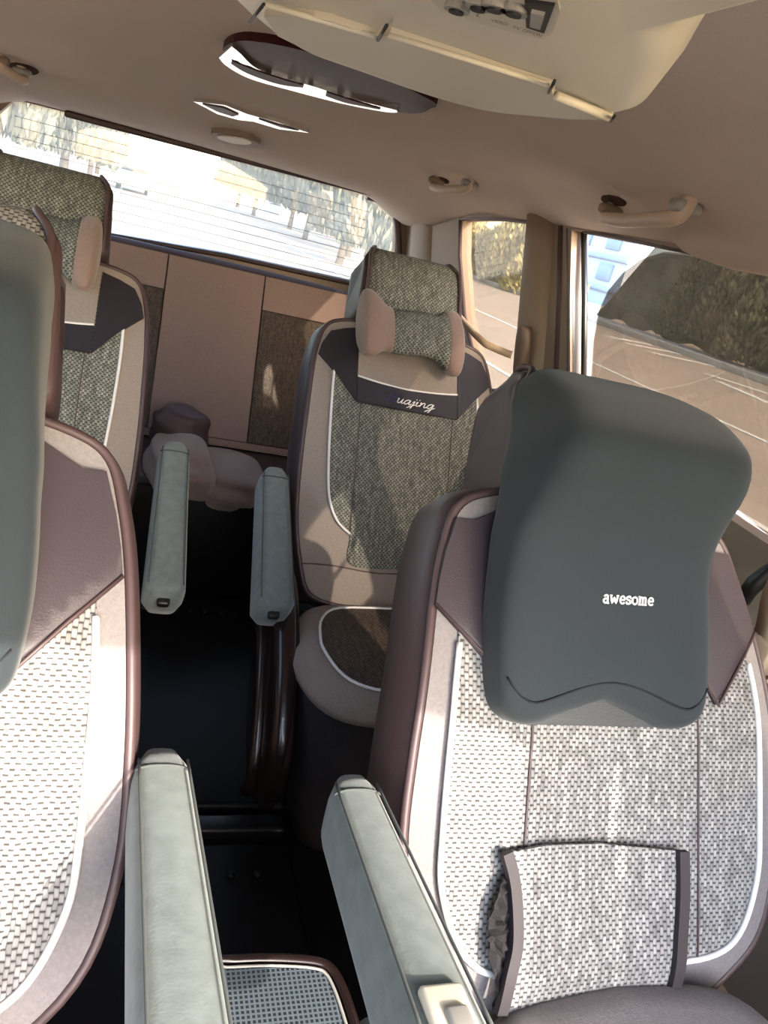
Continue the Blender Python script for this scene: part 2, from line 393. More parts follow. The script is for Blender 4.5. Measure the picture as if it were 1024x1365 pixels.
# rounded pillar between the two side windows and the one behind the quarter window
def pillar(name, top, bot, w, d):
    rings = []
    for k in range(9):
        t = k/8; y = top[0]+(bot[0]-top[0])*t; z = top[1]+(bot[1]-top[1])*t; ww = w*(1+.25*t)
        rings.append([Vector((wx(z)+.01-d*max(0, math.sin(a)), y+ww*math.cos(a), z)) for a in [math.pi*i/10 for i in range(11)]])
    return obj(name, loft(rings, True), TRIMB, kind='structure')
a, b = wpx(724, 285), wpx(716, 520); pillar('trim_6', (a[0], 1.25), (b[0]+.03, .55), .075, .045)
a = wpx(575, 285); pillar('trim_7', (a[0]+.1, 1.25), (a[0]+.05, .4), .12, .04)
# strip along the top of the tailgate window
p0, p1 = ax(86, 151, 'y', 3.12), ax(500, 259, 'y', 3.12)
obj('trim_8', rbox((p0+p1)/2, ((p1-p0).length, .035, .022), .008, 3, (p1-p0).to_track_quat('X', 'Z').to_matrix()), DPIPE, kind='structure')
rp = [rpx(*p) for p in ((146, 312), (300, 339), (470, 377), (526, 392))]
obj('trim_9', tube([Vector((-.7, RY-.005, .845))]+[Vector((x, RY-.005, z-.004)) for x, z in rp], .009, 8), LEATHERD, kind='structure')
rp = catmull([rpx(*p) for p in ((490, 262), (515, 270), (527, 285), (531, 320), (533, 390))], False, 5)
obj('trim_10', tube([Vector((p.x, RY-.004, p.y)) for p in rp], .014, 8), DPIPE, kind='structure')
# windscreen pillars and roof front (light comes in past them)
for k, s_ in enumerate((1, -1)):
    obj('trim_%d' % (11+k), tube([(s_*.86, -.95, .8), (s_*.80, -.45, 1.2)], .06, 10), TRIMB, kind='structure')
bm = bmesh.new(); bmesh.ops.create_cube(bm, size=1)
for v in bm.verts: v.co = Vector((v.co.x*1.8, -1.0+v.co.y*.7, .2+v.co.z*.9))
obj('trim_13', bm, DARKM, kind='structure')                    # dashboard behind the photographer
ws = [Vector((-.8, -.40)), Vector((.8, -.40)), Vector((.86, -1.0)), Vector((-.86, -1.0))]
obj('window_6', sheet(ws, lambda x, y, n: Vector((x, y-.02, 1.235+(y+.40)*.8+n)), .004, .3), glass('windscreen_glass', (.95, .95, .95)), kind='structure')

# ------------------------------------------------------------------ seats
GROUPF, GROUPM = 'front captain seats', 'second row captain seats'
HALF_F = [(0, -.05), (.12, -.035), (.19, .015), (.245, .08), (.264, .17), (.261, .27), (.252, .36), (.240, .45), (.227, .51), (.208, .562), (.17, .585), (.09, .60), (0, .605)]
HALF_M = [(0, -.02), (.14, -.015), (.215, .01), (.245, .09), (.262, .2), (.264, .34), (.260, .46), (.255, .55), (.246, .63), (.225, .692), (.18, .715), (.09, .725), (0, .728)]
def shell(B, o2, prof, m, name, parent):
    rings = []
    for d, n in prof:
        q = off_outline(o2, d); rings.append([B.at(p.x, p.y, B.rel(o2[i].x, o2[i].y)+n) for i, p in enumerate(q)])
    return obj(name, loft(rings), m, parent)
def on(B, pts, off): return [B.at(u, w, B.rel(u, w)+off) for u, w in pts]
def headrest(B, cx, w0, w1, hw0, hw1, nf, nb, wm, parent, pipe, hide=None):
    """padded headrest cover: leather sides and back, woven front that wraps over the top"""
    mid = [(nf-.012, w0), (nf, w0+.05), (nf, w1-.07), (nf-.02, w1-.02), (nf-.055, w1), (nb+.05, w1-.005), (nb+.01, w1-.04), (nb, w0+.06), (nb+.015, w0)]
    prof = [(p.x, p.y) for p in catmull([(a, b) for a, b in mid], True, 4)]
    def hw(w): t = max(0, min(1, (w-w0)/(w1-w0))); return hw0+(hw1-hw0)*t-.02*ss((t-.8)/.2)
    cn = (nf+nb)/2; cw = (w0+w1)/2; rings = []
    for s_, k in ((-1, .75), (-1, .9), (-.97, .985), (-.9, 1), (.9, 1), (.97, .985), (1, .9), (1, .75)):
        rings.append([B.at(cx+s_*hw(w), cw+(w-cw)*k, cn+(n-cn)*k) for n, w in prof])
    h = obj('headrest', loft(rings), hide or LEATHER, parent)
    # woven wrap
    path = catmull([(nf-.006, w0+.012), (nf+.004, w0+.05), (nf+.004, w1-.07), (nf-.018, w1-.014), (nf-.055, w1+.005), (nb+.055, w1)], False, 5)
    L = [0]
    for a_, b_ in zip(path, path[1:]): L.append(L[-1]+(b_-a_).length)
    bm = bmesh.new(); uvl = bm.loops.layers.uv.new('UVMap'); NX = 12; g = []
    for lay in (0, -.006):
        rows = []
        for k, p in enumerate(path):
            d = (p-Vector((cn, cw))).normalized()*lay
            rows.append([bm.verts.new(B.at(cx+hw(p.y)*.9*(2*i/NX-1), p.y+d.y, p.x+d.x)) for i in range(NX+1)])
        g.append(rows)
    uvd = {}
    for rows in g:
        for k, rw_ in enumerate(rows):
            for i, v in enumerate(rw_): uvd[v] = (hw(path[k].y)*.9*(2*i/NX-1), L[k])
    for k in range(len(path)-1):
        for i in range(NX):
            bm.faces.new((g[0][k][i], g[0][k][i+1], g[0][k+1][i+1], g[0][k+1][i])); bm.faces.new((g[1][k][i+1], g[1][k][i], g[1][k+1][i], g[1][k+1][i+1]))
        for i in (0, NX): bm.faces.new((g[0][k][i], g[0][k+1][i], g[1][k+1][i], g[1][k][i]))
    bmesh.ops.recalc_face_normals(bm, faces=bm.faces)
    for f in bm.faces:
        f.smooth = True
        for l in f.loops: l[uvl].uv = uvd[l.vert]
    obj('headrest_cover', bm, wm, h)
    for s_ in (-1, 1):
        obj('headrest_piping', tube([B.at(cx+s_*hw(p.y)*.91, p.y, p.x+.003) for p in path], .005, 6), pipe, h)
    return h
def armrest(parent, back, tip, width, height, m, end_knob=None, switch=False):
    """suede armrest slab with rounded ends; back and tip are the centres of its top face"""
    b, t = Vector(back), Vector(tip); d = (t-b).normalized(); sd = Vector((1, 0, 0)); upv = sd.cross(d); upv = upv if upv.z > 0 else -upv
    Ln = (t-b).length; rings = []; N = 22
    for i in range(N+1):
        s_ = i/N; x = s_*Ln
        e0 = min(1, max(.0, x/.03)); e1 = min(1, max(0, (Ln-x)/.022))
        k = (math.sqrt(1-(1-e0)**2)*.35+.65)*(math.sqrt(1-(1-e1)**2)*.3+.7) if True else 1
        w_ = width/2*k*(.86+.22*s_); h_ = height*(.94+.1*s_)*(.8+.2*k)
        ring = []
        for j in range(24):
            a_ = 2*math.pi*j/24; ca, sa = math.cos(a_), math.sin(a_)
            ring.append(b+d*x+sd*(w_*math.copysign(abs(ca)**.5, ca))+upv*(-h_/2+h_/2*math.copysign(abs(sa)**.5, sa)))
        rings.append(ring)
    A = obj('armrest', loft(rings), m, parent)
    for s_ in (-1, 1):
        obj('armrest_seam', tube([b+d*(Ln*q)+sd*(s_*width/2*(.70+.17*q))+upv*.0012 for q in [.05+.9*i/12 for i in range(13)]], .0016, 5), mats_seam, A)
    obj('armrest_seam', tube([b+d*.028+sd*(width*.4*(2*i/8-1))+upv*(.001-.006*abs(2*i/8-1)**3) for i in range(9)], .0016, 5), mats_seam, A)
    R3 = Matrix((sd, d, upv)).transposed()
    if switch:
        p = b+d*(Ln-.034)+sd*-.002
        obj('switch_bezel', rbox(p+upv*.002, (.038, .060, .010), .006, 3, R3), CREAM, A)
        obj('switch_button', rbox(p+upv*.006+d*.01+sd*.003, (.020, .034, .010), .004, 3, R3), GREYP, A)
    if end_knob:
        obj('adjuster_knob', rbox(b+d*(Ln+.004)-upv*height*.35, (.026, .02, .018), .006, 3, R3), end_knob, A)
    return A
mats_seam = mat('armrest_stitching', (74, 78, 77), .9)
def cushion(parent, cx, y0, y1, z0, z1, wd_, cover, wv, base, gap=.04):
    """seat cushion: padded block with a rounded front, woven centre on top, skirt below"""
    o = sym([(0, y1-.0), (wd_*.30, y1+.01), (wd_*.44, y1+.06), (wd_*.5, y1+.16), (wd_*.5, y0-.16), (wd_*.46, y0-.07), (wd_*.34, y0-.01), (0, y0+.01)], 4)
    def zt(u, w): return z1+(z0-z1)*(w-y1)/(y0-y1)
    rings = []
    for d, n in ((-.05, .004), (-.02, .0), (-.004, -.014), (.004, -.034), (0, -.055), (-.02, -.065)):
        q = off_outline(o, d); rings.append([Vector((cx+p.x, p.y, zt(p.x, p.y)+n)) for p in q])
    c = obj('seat_cushion', loft(rings), cover, parent)
    io = [Vector((p.x*.80, y0-gap+(p.y-y0)*.80)) for p in o]
    obj('cushion_panel', sheet(io, lambda u, w, n: Vector((cx+u, w, zt(u, w)+.008+n)), .006, .04), wv, c)
    obj('cushion_piping', tube([(cx+p.x, p.y, zt(p.x, p.y)+.008) for p in io], .0035, 6, True), WHITEP, c)
    q = off_outline(o, -.03); rings = [[Vector((cx+p.x*k, p.y+(1-k)*.1, h)) for p in q] for k, h in ((1.06, z1-.045), (1.05, (z1-.13-.2)/2), (.94, -.12), (.9, -.198))]
    obj('seat_base', loft(rings), base, parent)
    return c

def front_seat(cx, side, label, hw1_):
    """side = +1: armrest on the -x flank"""
    B = Back(cx, .5, .353, 29.7, rel_front)
    t = thing('front_seat', label, 'car seat', (cx, .35, -.2), GROUPF)
    o = sym(HALF_F)
    shell(B, o, [(-.015, -.002), (.0, -.006), (.01, -.028), (.014, -.065), (.010, -.105), (-.01, -.13), (-.05, -.145)], LEATHER, 'backrest', t)
    obj('linen_cover', sheet(off_outline(o, -.004), B.f(.004), .008, .018), LINEN, t)
    wh = [(0, .04), (.13, .04), (.19, .065), (.222, .13), (.226, .2), (.222, .33), (.212, .43), (.2, .47), (.17, .50), (.1, .52), (0, .525)]
    wo = sym(wh)
    wp = obj('woven_panel', sheet(wo, B.f(.008), .006, .025), WEAVE, t)
    for s_ in (-1, 1):
        obj('panel_seam', tube(on(B, [(s_*(.128-.012*k/9),   .04+.46*k/9) for k in range(10)], .0088), .0016, 5), DPIPE, wp)
    low = [p for p in catmull([(.168, .378), (.200, .42), (.215, .40), (.222, .33), (.226, .2), (.222, .13), (.19, .065), (.13, .04), (0, .04)][2:], False, 6)]
    low = [Vector((p.x, p.y)) for p in low]; low = low+[Vector((-p.x, p.y)) for p in reversed(low[:-1])]
    obj('white_piping', tube(on(B, low, .0095), .0040, 6), WHITEP, t)
    obj('edge_piping', tube(on(B, off_outline(o, .001), .001), .0055, 6, True), DPIPE, t)
    pa = [(.252, .445), (.24, .455), (.15, .33), (.14, .36), (.12, .52), (.10, .596), (.17, .580), (.204, .558), (.222, .51), (.235, .452)]
    pa = [(.243, .442), (.15, .345), (.12, .40), (.09, .52), (.085, .582), (.15, .570), (.19, .548), (.214, .548), (.229, .505), (.238, .47)]
    pa = [tuple(p) for p in [Vector(x) for x in pa]]
    for s_ in (1, -1):
        obj('shoulder_patch', sheet([(s_*u*(.97 if s_ > 0 else 1), w) for u, w in pa], B.f(.013), .010, .014), PATCH, t)
        obj('patch_seam', tube(on(B, [(s_*(.236 if s_ > 0 else .243), .442), (s_*.19, .392), (s_*.15, .345), (s_*.125, .39)], .013), .0025, 5), DPIPE, t)
    headrest(B, 0, hw1_[0], hw1_[1], .148, .132, -.03, -.16, WEAVE, t, DPIPE)
    for s_ in (-1, 1): obj('headrest_post', tube([B.at(s_*.06, .55, -.10), B.at(s_*.06, .63, -.10)], .007, 8), CHROME, t)
    cushion(t, cx, .49, .02, .395, .39, .42, LINEN, WEAVE, DGREY, .10)
    return t, B
seatR, BR = front_seat(.415, 1, 'right-hand front seat in pale weave with a woven flap hanging on its back cover', (.58, .772))
seatL, BL = front_seat(-.41, -1, 'left-hand front seat in pale weave, cut off by the left edge', (.61, .83))
armrest(seatR, (.090, .635, .562), (.088, .30, .60), .066, .085, SUEDE, switch=True)
armrest(seatL, (-.116, .645, .585), (-.101, .255, .605), .066, .085, SUEDE)
# the loose woven flap low on the right seat back, with two dark bound edges
fl = [BR.px(*p, .02) for p in ((672, 1136), (730, 1126), (800, 1124), (908, 1134), (905, 1200), (898, 1270), (884, 1318), (800, 1316), (720, 1330), (668, 1343), (676, 1270), (682, 1200))]
flap = obj('pocket_flap', sheet(fl, lambda u, w, n: BR.at(u, w, BR.rel(u, w)+.022+.012*ss((.2-w)/.2)+n), .005, .02), WEAVE, seatR)
def band(pts, wd0):
    P = [BR.px(*p, .025) for p in pts]; P = catmull(P, False, 6); q = []
    for i, p in enumerate(P):
        d = (P[min(i+1, len(P)-1)]-P[max(i-1, 0)]).normalized(); q.append((p+Vector((-d.y, d.x))*wd0, p-Vector((-d.y, d.x))*wd0))
    return sheet([a for a, b in q]+[b for a, b in reversed(q)], lambda u, w, n: BR.at(u, w, BR.rel(u, w)+.030+.012*ss((.2-w)/.2)+n), .010, .02)
BIND = mat('dark_binding_tape', (46, 40, 44), .7)
obj('flap_binding', band([(909, 1134), (907, 1190), (899, 1260), (887, 1316)], .0068), BIND, flap)
obj('flap_binding', band([(675, 1136), (684, 1180), (684, 1250), (672, 1300), (660, 1344)], .0065), BIND, flap)
P = catmull([BR.px(*p, .012) for p in ((672, 1165), (664, 1220), (658, 1270), (650, 1340))], False, 8)
bm = bmesh.new(); rows = []
for i, p in enumerate(P):
    ww = .003+.014*math.sin(3.14*min(1, (i+2)/len(P)*1.1)); row = []
    for j in range(5):
        u = p.x+ww*(j/2-1)+.0015*random.uniform(-1, 1); row.append(bm.verts.new(BR.at(u, p.y+.0015*random.uniform(-1, 1), BR.rel(p.x, p.y)+.020+random.uniform(-.004, .006)+.010*ss((.2-p.y)/.2))))
    rows.append(row)
for a_, b_ in zip(rows, rows[1:]):
    for j in range(4): bm.faces.new((a_[j], a_[j+1], b_[j+1], b_[j]))
obj('frayed_lining', bm, DGREY, flap)

# ------------------------------------------------------------------ black neck pillows
def neck_pillow(B, cu, label, half=.143, lift=0, skew=0):
    t = thing('neck_pillow', label, 'neck pillow', B.at(cu, .34, .03), 'black neck pillows')
    st = [  # w, half-width, back n, front n
        (.330, .100, .012, .036), (.334, .122, .004, .050), (.345, .138, .000, .060), (.365, .146, -.002, .066), (.41, .150, -.006, .067), (.46, .148, -.01, .068),
        (.50, .144, -.014, .072), (.53, .142, -.016, .082), (.56, .138, -.018, .108), (.585, .136, -.02, .134), (.605, .135, -.021, .148), (.625, .134, -.022, .150), (.645, .132, -.024, .142), (.67, .130, -.04, .118), (.70, .126, -.06, .082), (.725, .120, -.08, .044), (.745, .110, -.095, .010), (.760, .088, -.10, -.02), (.769, .055, -.095, -.045), (.772, .03, -.085, -.06)]
    st = [(a+lift*ss((a-.45)/.2), b, c, d) for a, b, c, d in st]
    fine = catmull([Vector((a, b, c)) for a, b, c, d in st], False, 4); fd = catmull([Vector((a, d, 0)) for a, b, c, d in st], False, 4)
    rings = []
    for p, q in zip(fine, fd):
        w, h, nb, nf = p.x, p.y*half/.145, p.z, q.y; ring = []
        dip = -.018*math.exp(-((w-.33)/.03)**2)
        for j in range(40):
            a = 2*math.pi*j/40; ca, sa = math.cos(a), math.sin(a); u = math.copysign(abs(ca)**.25, ca)
            nn = (nb+nf)/2+(nf-nb)/2*math.copysign(abs(sa)**.42, sa)
            wave = .016*math.cos(u*math.pi)*math.exp(-((w-.33)/.085)**2)
            ring.append(B.at(cu+u*h+skew*ss((w-.6)/.12), w+wave, nn))
        rings.append(ring)
    obj('pillow_body', loft(rings), JERSEY, t)
    # stitched seam round the lower front edge
    def face(u, w): 
        nf = None
        for a_, b_ in zip(fd, fd[1:]):
            if a_.x <= w <= b_.x: nf = a_.y+(b_.y-a_.y)*(w-a_.x)/(b_.x-a_.x)
        return nf if nf is not None else .06
    pts = [B.at(cu+x*half*.97, .352+.016*math.cos(x*math.pi)+.35*max(0, abs(x)-.7)**2, face(0, .362)-.001-.02*max(0, abs(x)-.8)) for x in [i/16-1 for i in range(33)]]
    obj('pillow_seam', tube(pts, .0014, 5), JERSEY2, t)
    return t, face
pilR, faceR = neck_pillow(BR, -.042, 'black neck pillow lettered awesome, on the right-hand front seat', skew=.026)
pilL, faceL = neck_pillow(BL, .006, 'plain black neck pillow on the left-hand front seat at the left edge', .148, .03)
GL = {  # slab-serif strokes, unit x-height, (width, strokes)
 'a': (.8, [[(.1, .8), (.25, 1), (.5, 1), (.62, .8), (.62, 0), (.8, 0)], [(.62, .55), (.3, .55), (.08, .4), (.08, .15), (.25, 0), (.45, .02), (.62, .2)]]),
 'w': (1.3, [[(0, 1), (.3, 1)], [(.15, 1), (.35, 0), (.62, .8), (.9, 0), (1.1, 1)], [(.95, 1), (1.25, 1)]]),
 'e': (.8, [[(.08, .52), (.7, .52), (.65, .85), (.4, 1), (.15, .85), (.05, .5), (.15, .15), (.4, 0), (.7, .15)]]),
 's': (.75, [[(.6, .7), (.6, .95), (.35, 1), (.1, .85), (.15, .6), (.55, .42), (.62, .15), (.35, 0), (.08, .08), (.08, .3)]]),
 'o': (.8, [[(.4, 1), (.1, .8), (.05, .5), (.1, .2), (.4, 0), (.7, .2), (.75, .5), (.7, .8), (.4, 1)]]),
 'm': (1.3, [[(0, 1), (.18, 1), (.18, 0)], [(.02, 0), (.34, 0)], [(.18, .8), (.4, 1), (.6, .85), (.6, 0)], [(.46, 0), (.74, 0)], [(.6, .8), (.82, 1), (1.02, .85), (1.02, 0)], [(.88, 0), (1.18, 0)]])}
def letters(word, glyphs, place, r, name, m, parent, gap=.12, slant=0):
    bm = bmesh.new(); x = 0
    for ch in word:
        w_, sts = glyphs[ch]
        for s_ in sts:
            pts = catmull([(a, b) for a, b in s_], False, 3) if len(s_) > 2 else V2(s_)
            tube([place(x+p.x+slant*p.y, p.y) for p in pts], r, 5, bm=bm)
        x += w_+gap
    return obj(name, smooth(bm), m, parent)
tw = sum(GL[c][0]+.12 for c in 'awesome')-.12
def pxp(B, x, y, n): p = hit(x, y, B.O+B.N*n, B.N); return (p.x-B.O.x, (p-B.O).dot(B.W))
la, lb = pxp(BR, 806, 803, .072), pxp(BR, 873, 807, .072)
def place_aw(x, y): 
    u = la[0]+(lb[0]-la[0])*x/tw; w = la[1]+(lb[1]-la[1])*x/tw+y*.0086
    return BR.at(u, w, faceR(u, w)+.0012)
letters('awesome', GL, place_aw, .0013, 'white_lettering', SILVER, pilR)

# ------------------------------------------------------------------ second row seats
def mid_seat(cx, label, inner):
    B = Back(cx, 1.6, .257, 30, rel_mid)
    t = thing('captain_seat', label, 'car seat', (cx, 1.45, -.2), GROUPM)
    o = sym(HALF_M)
    shell(B, o, [(-.015, -.002), (.0, -.006), (.01, -.028), (.014, -.07), (.010, -.11), (-.01, -.14), (-.05, -.15)], LEATHERD, 'backrest', t)
    obj('linen_cover', sheet(off_outline(o, -.004), B.f(.004), .008, .03), LINENB, t)
    wh = [(0, .085), (.12, .085), (.128, .16), (.165, .19), (.19, .25), (.2, .36), (.204, .5), (.20, .6), (.18, .66), (.1, .68), (0, .68)]
    wo = sym(wh)
    wp = obj('woven_panel', sheet(wo, B.f(.008), .006, .025), WEAVEM, t)
    obj('panel_seam', tube(on(B, [(-.128, .16+.5*k/9) for k in range(10)], .0085), .0016, 5), DPIPE, wp)
    obj('panel_seam', tube(on(B, [(.128, .16+.5*k/9) for k in range(10)], .0085), .0016, 5), DPIPE, wp)
    side = catmull([(.128, .16), (.165, .19), (.19, .25), (.2, .36), (.204, .5), (.2, .6)], False, 5)
    for s_ in (-1, 1): obj('white_piping', tube(on(B, [(s_*p.x, p.y) for p in side], .009), .0035, 6), WHITEP, t)
    obj('edge_piping', tube(on(B, off_outline(o, .001), .001), .0055, 6, True), DPIPE, t)
    obj('lower_seam', tube(on(B, [(.25*(2*k/12-1), .075+.004*math.sin(k)) for k in range(13)], .0045), .002, 5), DPIPE, t)
    # chest band and shoulder patches in dark leather under a linen yoke
    yoke = [(-.14, .565), (0, .555), (.14, .565), (.14, .70), (.1, .712), (-.1, .712), (-.14, .70)]
    obj('linen_yoke', sheet(yoke, B.f(.012), .008, .03), LINENB, t)
    obj('chest_band', sheet([(-.14, .495), (.14, .495), (.14, .565), (0, .555), (-.14, .565)], B.f(.014), .010, .03), NAVY, t)
    obj('band_piping', tube(on(B, [(.14*(2*k/10-1), .565-.010*(1-(2*k/10-1)**2)) for k in range(11)], .0135), .0028, 6), WHITEP, t)
    for s_ in (-1, 1):
        obj('shoulder_patch', sheet([(s_*u, w) for u, w in ((.142, .495), (.19, .555), (.243, .61), (.236, .64), (.216, .676), (.18, .69), (.142, .70))], B.f(.013), .010, .03), NAVY, t)
    headrest(B, 0, .735, .945, .150, .140, .0, -.14, WEAVEM, t, DPIPE, LEATHERD)
    for s_ in (-1, 1): obj('headrest_post', tube([B.at(s_*.06, .68, -.08), B.at(s_*.06, .78, -.07)], .007, 8), CHROME, t)
    cushion(t, cx, 1.585, 1.20, .262, .235, .55, LINENB, WEAVED, DGREY)
    return t, B
seatMR, BMR = mid_seat(.50, 'second-row seat beside the quarter window, its dark chest band embroidered in white', -1)
seatML, BML = mid_seat(-.412, 'second-row seat behind the left-hand front seat, partly hidden by it', 1)
armrest(seatMR, (.170, 1.72, .53), (.168, 1.41, .330), .082, .10, SUEDE, end_knob=BLACKP)
armrest(seatML, (-.065, 1.74, .55), (-.064, 1.41, .340), .080, .10, SUEDE, end_knob=BLACKP)
# side shield in glossy brown below the right seat's armrest
def shield(t, x, s_):
    pr = catmull([(1.66, .30), (1.64, .12), (1.52, -.08), (1.36, -.14), (1.27, -.08), (1.25, .04), (1.32, .16), (1.44, .27), (1.56, .33)], True, 4)
    rings = [[Vector((x+s_*dx, 1.45+(p.x-1.45)*k, .1+(p.y-.1)*k)) for p in pr] for dx, k in ((.0, .97), (.012, 1), (.035, 1), (.05, .93), (.055, .8))]
    sh = obj('side_shield', loft(rings), LACQ, t)
    pr2 = [(1.66, .27), (1.50, .2), (1.38, .08), (1.31, -.04), (1.34, -.1)]
    obj('recliner_lever', tube(catmull([(x+s_*.062, a, b) for a, b in pr2], False, 5), .017, 8), LACQ, sh)
shield(seatMR, .235, -1)
# bone pillows
def bone(B, cu, cw, label):
    t = thing('bone_pillow', label, 'neck pillow', B.at(cu, cw-.09, .03), 'bone-shaped pillows')
    def prof(s_):
        a = abs(s_); h = .066+.032*ss((a-.45)/.35); d = .034+.014*ss((a-.4)/.4)
        e = 1 if a < .86 else math.sqrt(max(0, 1-((a-.86)/.14)**2)); return h*(.25+.75*e), d*(.2+.8*e)
    def part(name, s0, s1, m, n=14):
        bm = bmesh.new(); uvl = bm.loops.layers.uv.new('UVMap'); rows = []; uvd = {}
        for i in range(n+1):
            s_ = s0+(s1-s0)*i/n; h, d = prof(s_); row = []
            for j in range(28):
                a = 2*math.pi*j/28; w = cw+h*math.sin(a); nn = .042+d*math.cos(a)-.02*(w-cw)/.09
                v = bm.verts.new(B.at(cu+s_*.146, w+.004*math.sin(6*s_), B.rel(cu, min(w, .66))*.6+nn)); uvd[v] = (s_*.146, w); row.append(v)
            rows.append(row)
        for a_, b_ in zip(rows, rows[1:]):
            for j in range(28): bm.faces.new((a_[j], a_[(j+1) % 28], b_[(j+1) % 28], b_[j]))
        bm.faces.new(rows[0]); bm.faces.new(rows[-1][::-1]); bmesh.ops.recalc_face_normals(bm, faces=bm.faces)
        for f in bm.faces:
            f.smooth = True
            for l in f.loops: l[uvl].uv = uvd[l.vert]
        return obj(name, bm, m, t)
    part('woven_middle', -.38, .66, WEAVEM); part('plush_end', -1, -.38, PINK); part('plush_end', .66, 1, PINK)
    return t
bone(BMR, -.012, .70, 'small bone-shaped cushion on the second-row seat beside the quarter window')
bone(BML, -.012, .725, 'small bone-shaped cushion half hidden behind the left-hand black neck pillow')
# embroidery on the chest band
SC = {'H': (1.5, [[(0, .05), (.2, 0), (.45, 1), (.6, 1.9)], [(1.35, 1.9), (1.05, 1), (.9, .1), (1.2, 0), (1.5, .3)], [(.3, .95), (.7, 1.1), (1.15, 1)]]),
 'u': (.9, [[(0, .8), (.12, 1), (.1, .3), (.22, 0), (.45, .15), (.62, 1), (.6, .25), (.72, 0), (.95, .3)]]),
 'a': (.9, [[(.6, .85), (.35, 1), (.08, .7), (.04, .25), (.2, 0), (.45, .25), (.64, 1), (.6, .25), (.72, 0), (.95, .3)]]),
 'j': (.5, [[(.05, .6), (.25, 1), (.22, .2), (.15, -.7), (-.1, -1), (-.3, -.8), (.0, -.3), (.5, .25)], [(.3, 1.4), (.36, 1.48)]]),
 'i': (.45, [[(0, .6), (.12, 1), (.1, .25), (.22, 0), (.5, .3)], [(.16, 1.4), (.22, 1.48)]]),
 'n': (.95, [[(0, .8), (.12, 1), (.1, 0), (.2, .6), (.42, 1), (.58, .8), (.58, .2), (.7, 0), (1, .3)]]),
 'g': (.9, [[(.6, .85), (.35, 1), (.08, .7), (.04, .25), (.2, 0), (.45, .25), (.64, 1), (.58, -.4), (.4, -1), (.1, -1), (.1, -.7), (.5, -.2), (.95, .3)]])}
sw = sum(SC[c][0] for c in 'uajing')
ma, mb = BMR.px(528, 536, .015), BMR.px(578, 546, .015)
def place_h(x, y, sl=.3):
    u = ma[0]+(mb[0]-ma[0])*(x+sl*y)/sw; w = ma[1]+(mb[1]-ma[1])*x/sw+y*.0125
    return BMR.at(u, w, BMR.rel(u, w)+.0152)
letters('uajing', SC, place_h, .0013, 'white_embroidery', SILVER, seatMR, 0)
letters('H', SC, lambda x, y: place_h(x-1.6, y), .0013, 'blue_embroidery', BLUET, seatMR, 0)

# ------------------------------------------------------------------ rear bench
bench = thing('rear_bench', 'pinkish brown rear bench seat below the tailgate window', 'bench seat', (0, 2.7, -.2))
BB = Back(0, 2.80, .21, 28, lambda u, w: 0)
bo = sym([(0, 0), (.55, 0), (.70, .02), (.73, .1), (.73, .6), (.70, .68), (.6, .71), (0, .72)], 4)
shell(BB, bo, [(-.03, 0), (0, -.008), (.006, -.02), (.0, -.035), (-.03, -.045)], LEATHERD, 'backrest', bench)
c0, c1 = BB.px(206, 500)[0], BB.px(338, 500)[0]
def bpanel(a, b, lo, hi, m, name='backrest_panel'): return obj(name, sheet([(a, lo), (b, lo), (b, hi), (a, hi)], BB.f(.006), .008, .04), m, bench)
bpanel(c0, c1, .03, .69, PINK); bpanel(c1+.006, .66, .03, .55, WEAVED); bpanel(c1+.006, .66, .556, .69, PINK); bpanel(-.66, c0-.006, .03, .55, WEAVED); bpanel(-.66, c0-.006, .556, .69, PINK)
bpanel(-.66, .66, -.0, .026, PINK, 'lower_strip')
bm = rbox((0, 2.62, .12), (1.46, .50, .17), .05, 4); obj('seat_cushion', bm, LEATHERD, bench)
def lump(name, c, s_, m, seed, parent):
    random.seed(seed); bm = bmesh.new(); bmesh.ops.create_icosphere(bm, subdivisions=4, radius=1); ph = [random.random()*6 for _ in range(6)]
    for v in bm.verts:
        n = v.co.normalized(); k = 1+.07*math.sin(5*n.x+ph[0])*math.sin(4*n.y+ph[1])+.05*math.sin(9*n.z+ph[2]+3*n.x)
        q = Vector([math.copysign(abs(x)**.75, x) for x in n]); v.co = Vector(c)+Vector((q.x*s_[0], q.y*s_[1], q.z*s_[2]))*k
    return obj(name, smooth(bm), m, parent)
lump('cushion_cover', (.175, 2.52, .19), (.13, .19, .07), PINK, 3, bench)
lump('cushion_cover', (.02, 2.50, .22), (.11, .2, .085), PINK, 5, bench)
lump('cushion_cover', (.015, 2.68, .285), (.10, .08, .085), LEATHER, 8, bench)
obj('cushion_front', rbox((0, 2.375, .0), (1.44, .02, .38), .008, 2), DARKM, bench)

# ------------------------------------------------------------------ overhead monitor
mon = thing('overhead_monitor', 'large cream flip-down monitor housing hung from the headliner', 'monitor', (.05, .35, 1.30))
MZ = 1.2
def mz(x, y, z=MZ): p = ax(x, y, 'z', z); return Vector((p.x, p.y))
mo_px = [(300, 8), (318, 22), (345, 42), (400, 72), (470, 97), (577, 134), (669, 157), (740, 163), (800, 166), (838, 163), (862, 150), (880, 122), (893, 96), (890, 60)]
mo = [mz(*p) for p in mo_px]
mo = catmull(mo, False, 3)+[Vector((mo[-1].x+.0, .14)), Vector((-.0, .08)), Vector((-.2, .1)), Vector((mo[0].x-.01, .3))]
def monring(d, z): return [Vector((p.x, p.y, z)) for p in off_outline(mo, d)]
obj('housing', loft([monring(.012, 1.318), monring(.010, 1.26), monring(.006, 1.225), monring(-.002, 1.206), monring(-.014, MZ)]), CREAM, mon)
lid_px = [(352, 22), (400, 20), (440, 28), (500, 48), (520, 46), (620, 78), (735, 116), (738, 128), (815, 160), (760, 159), (680, 152), (600, 134), (500, 100), (420, 73), (370, 48)]
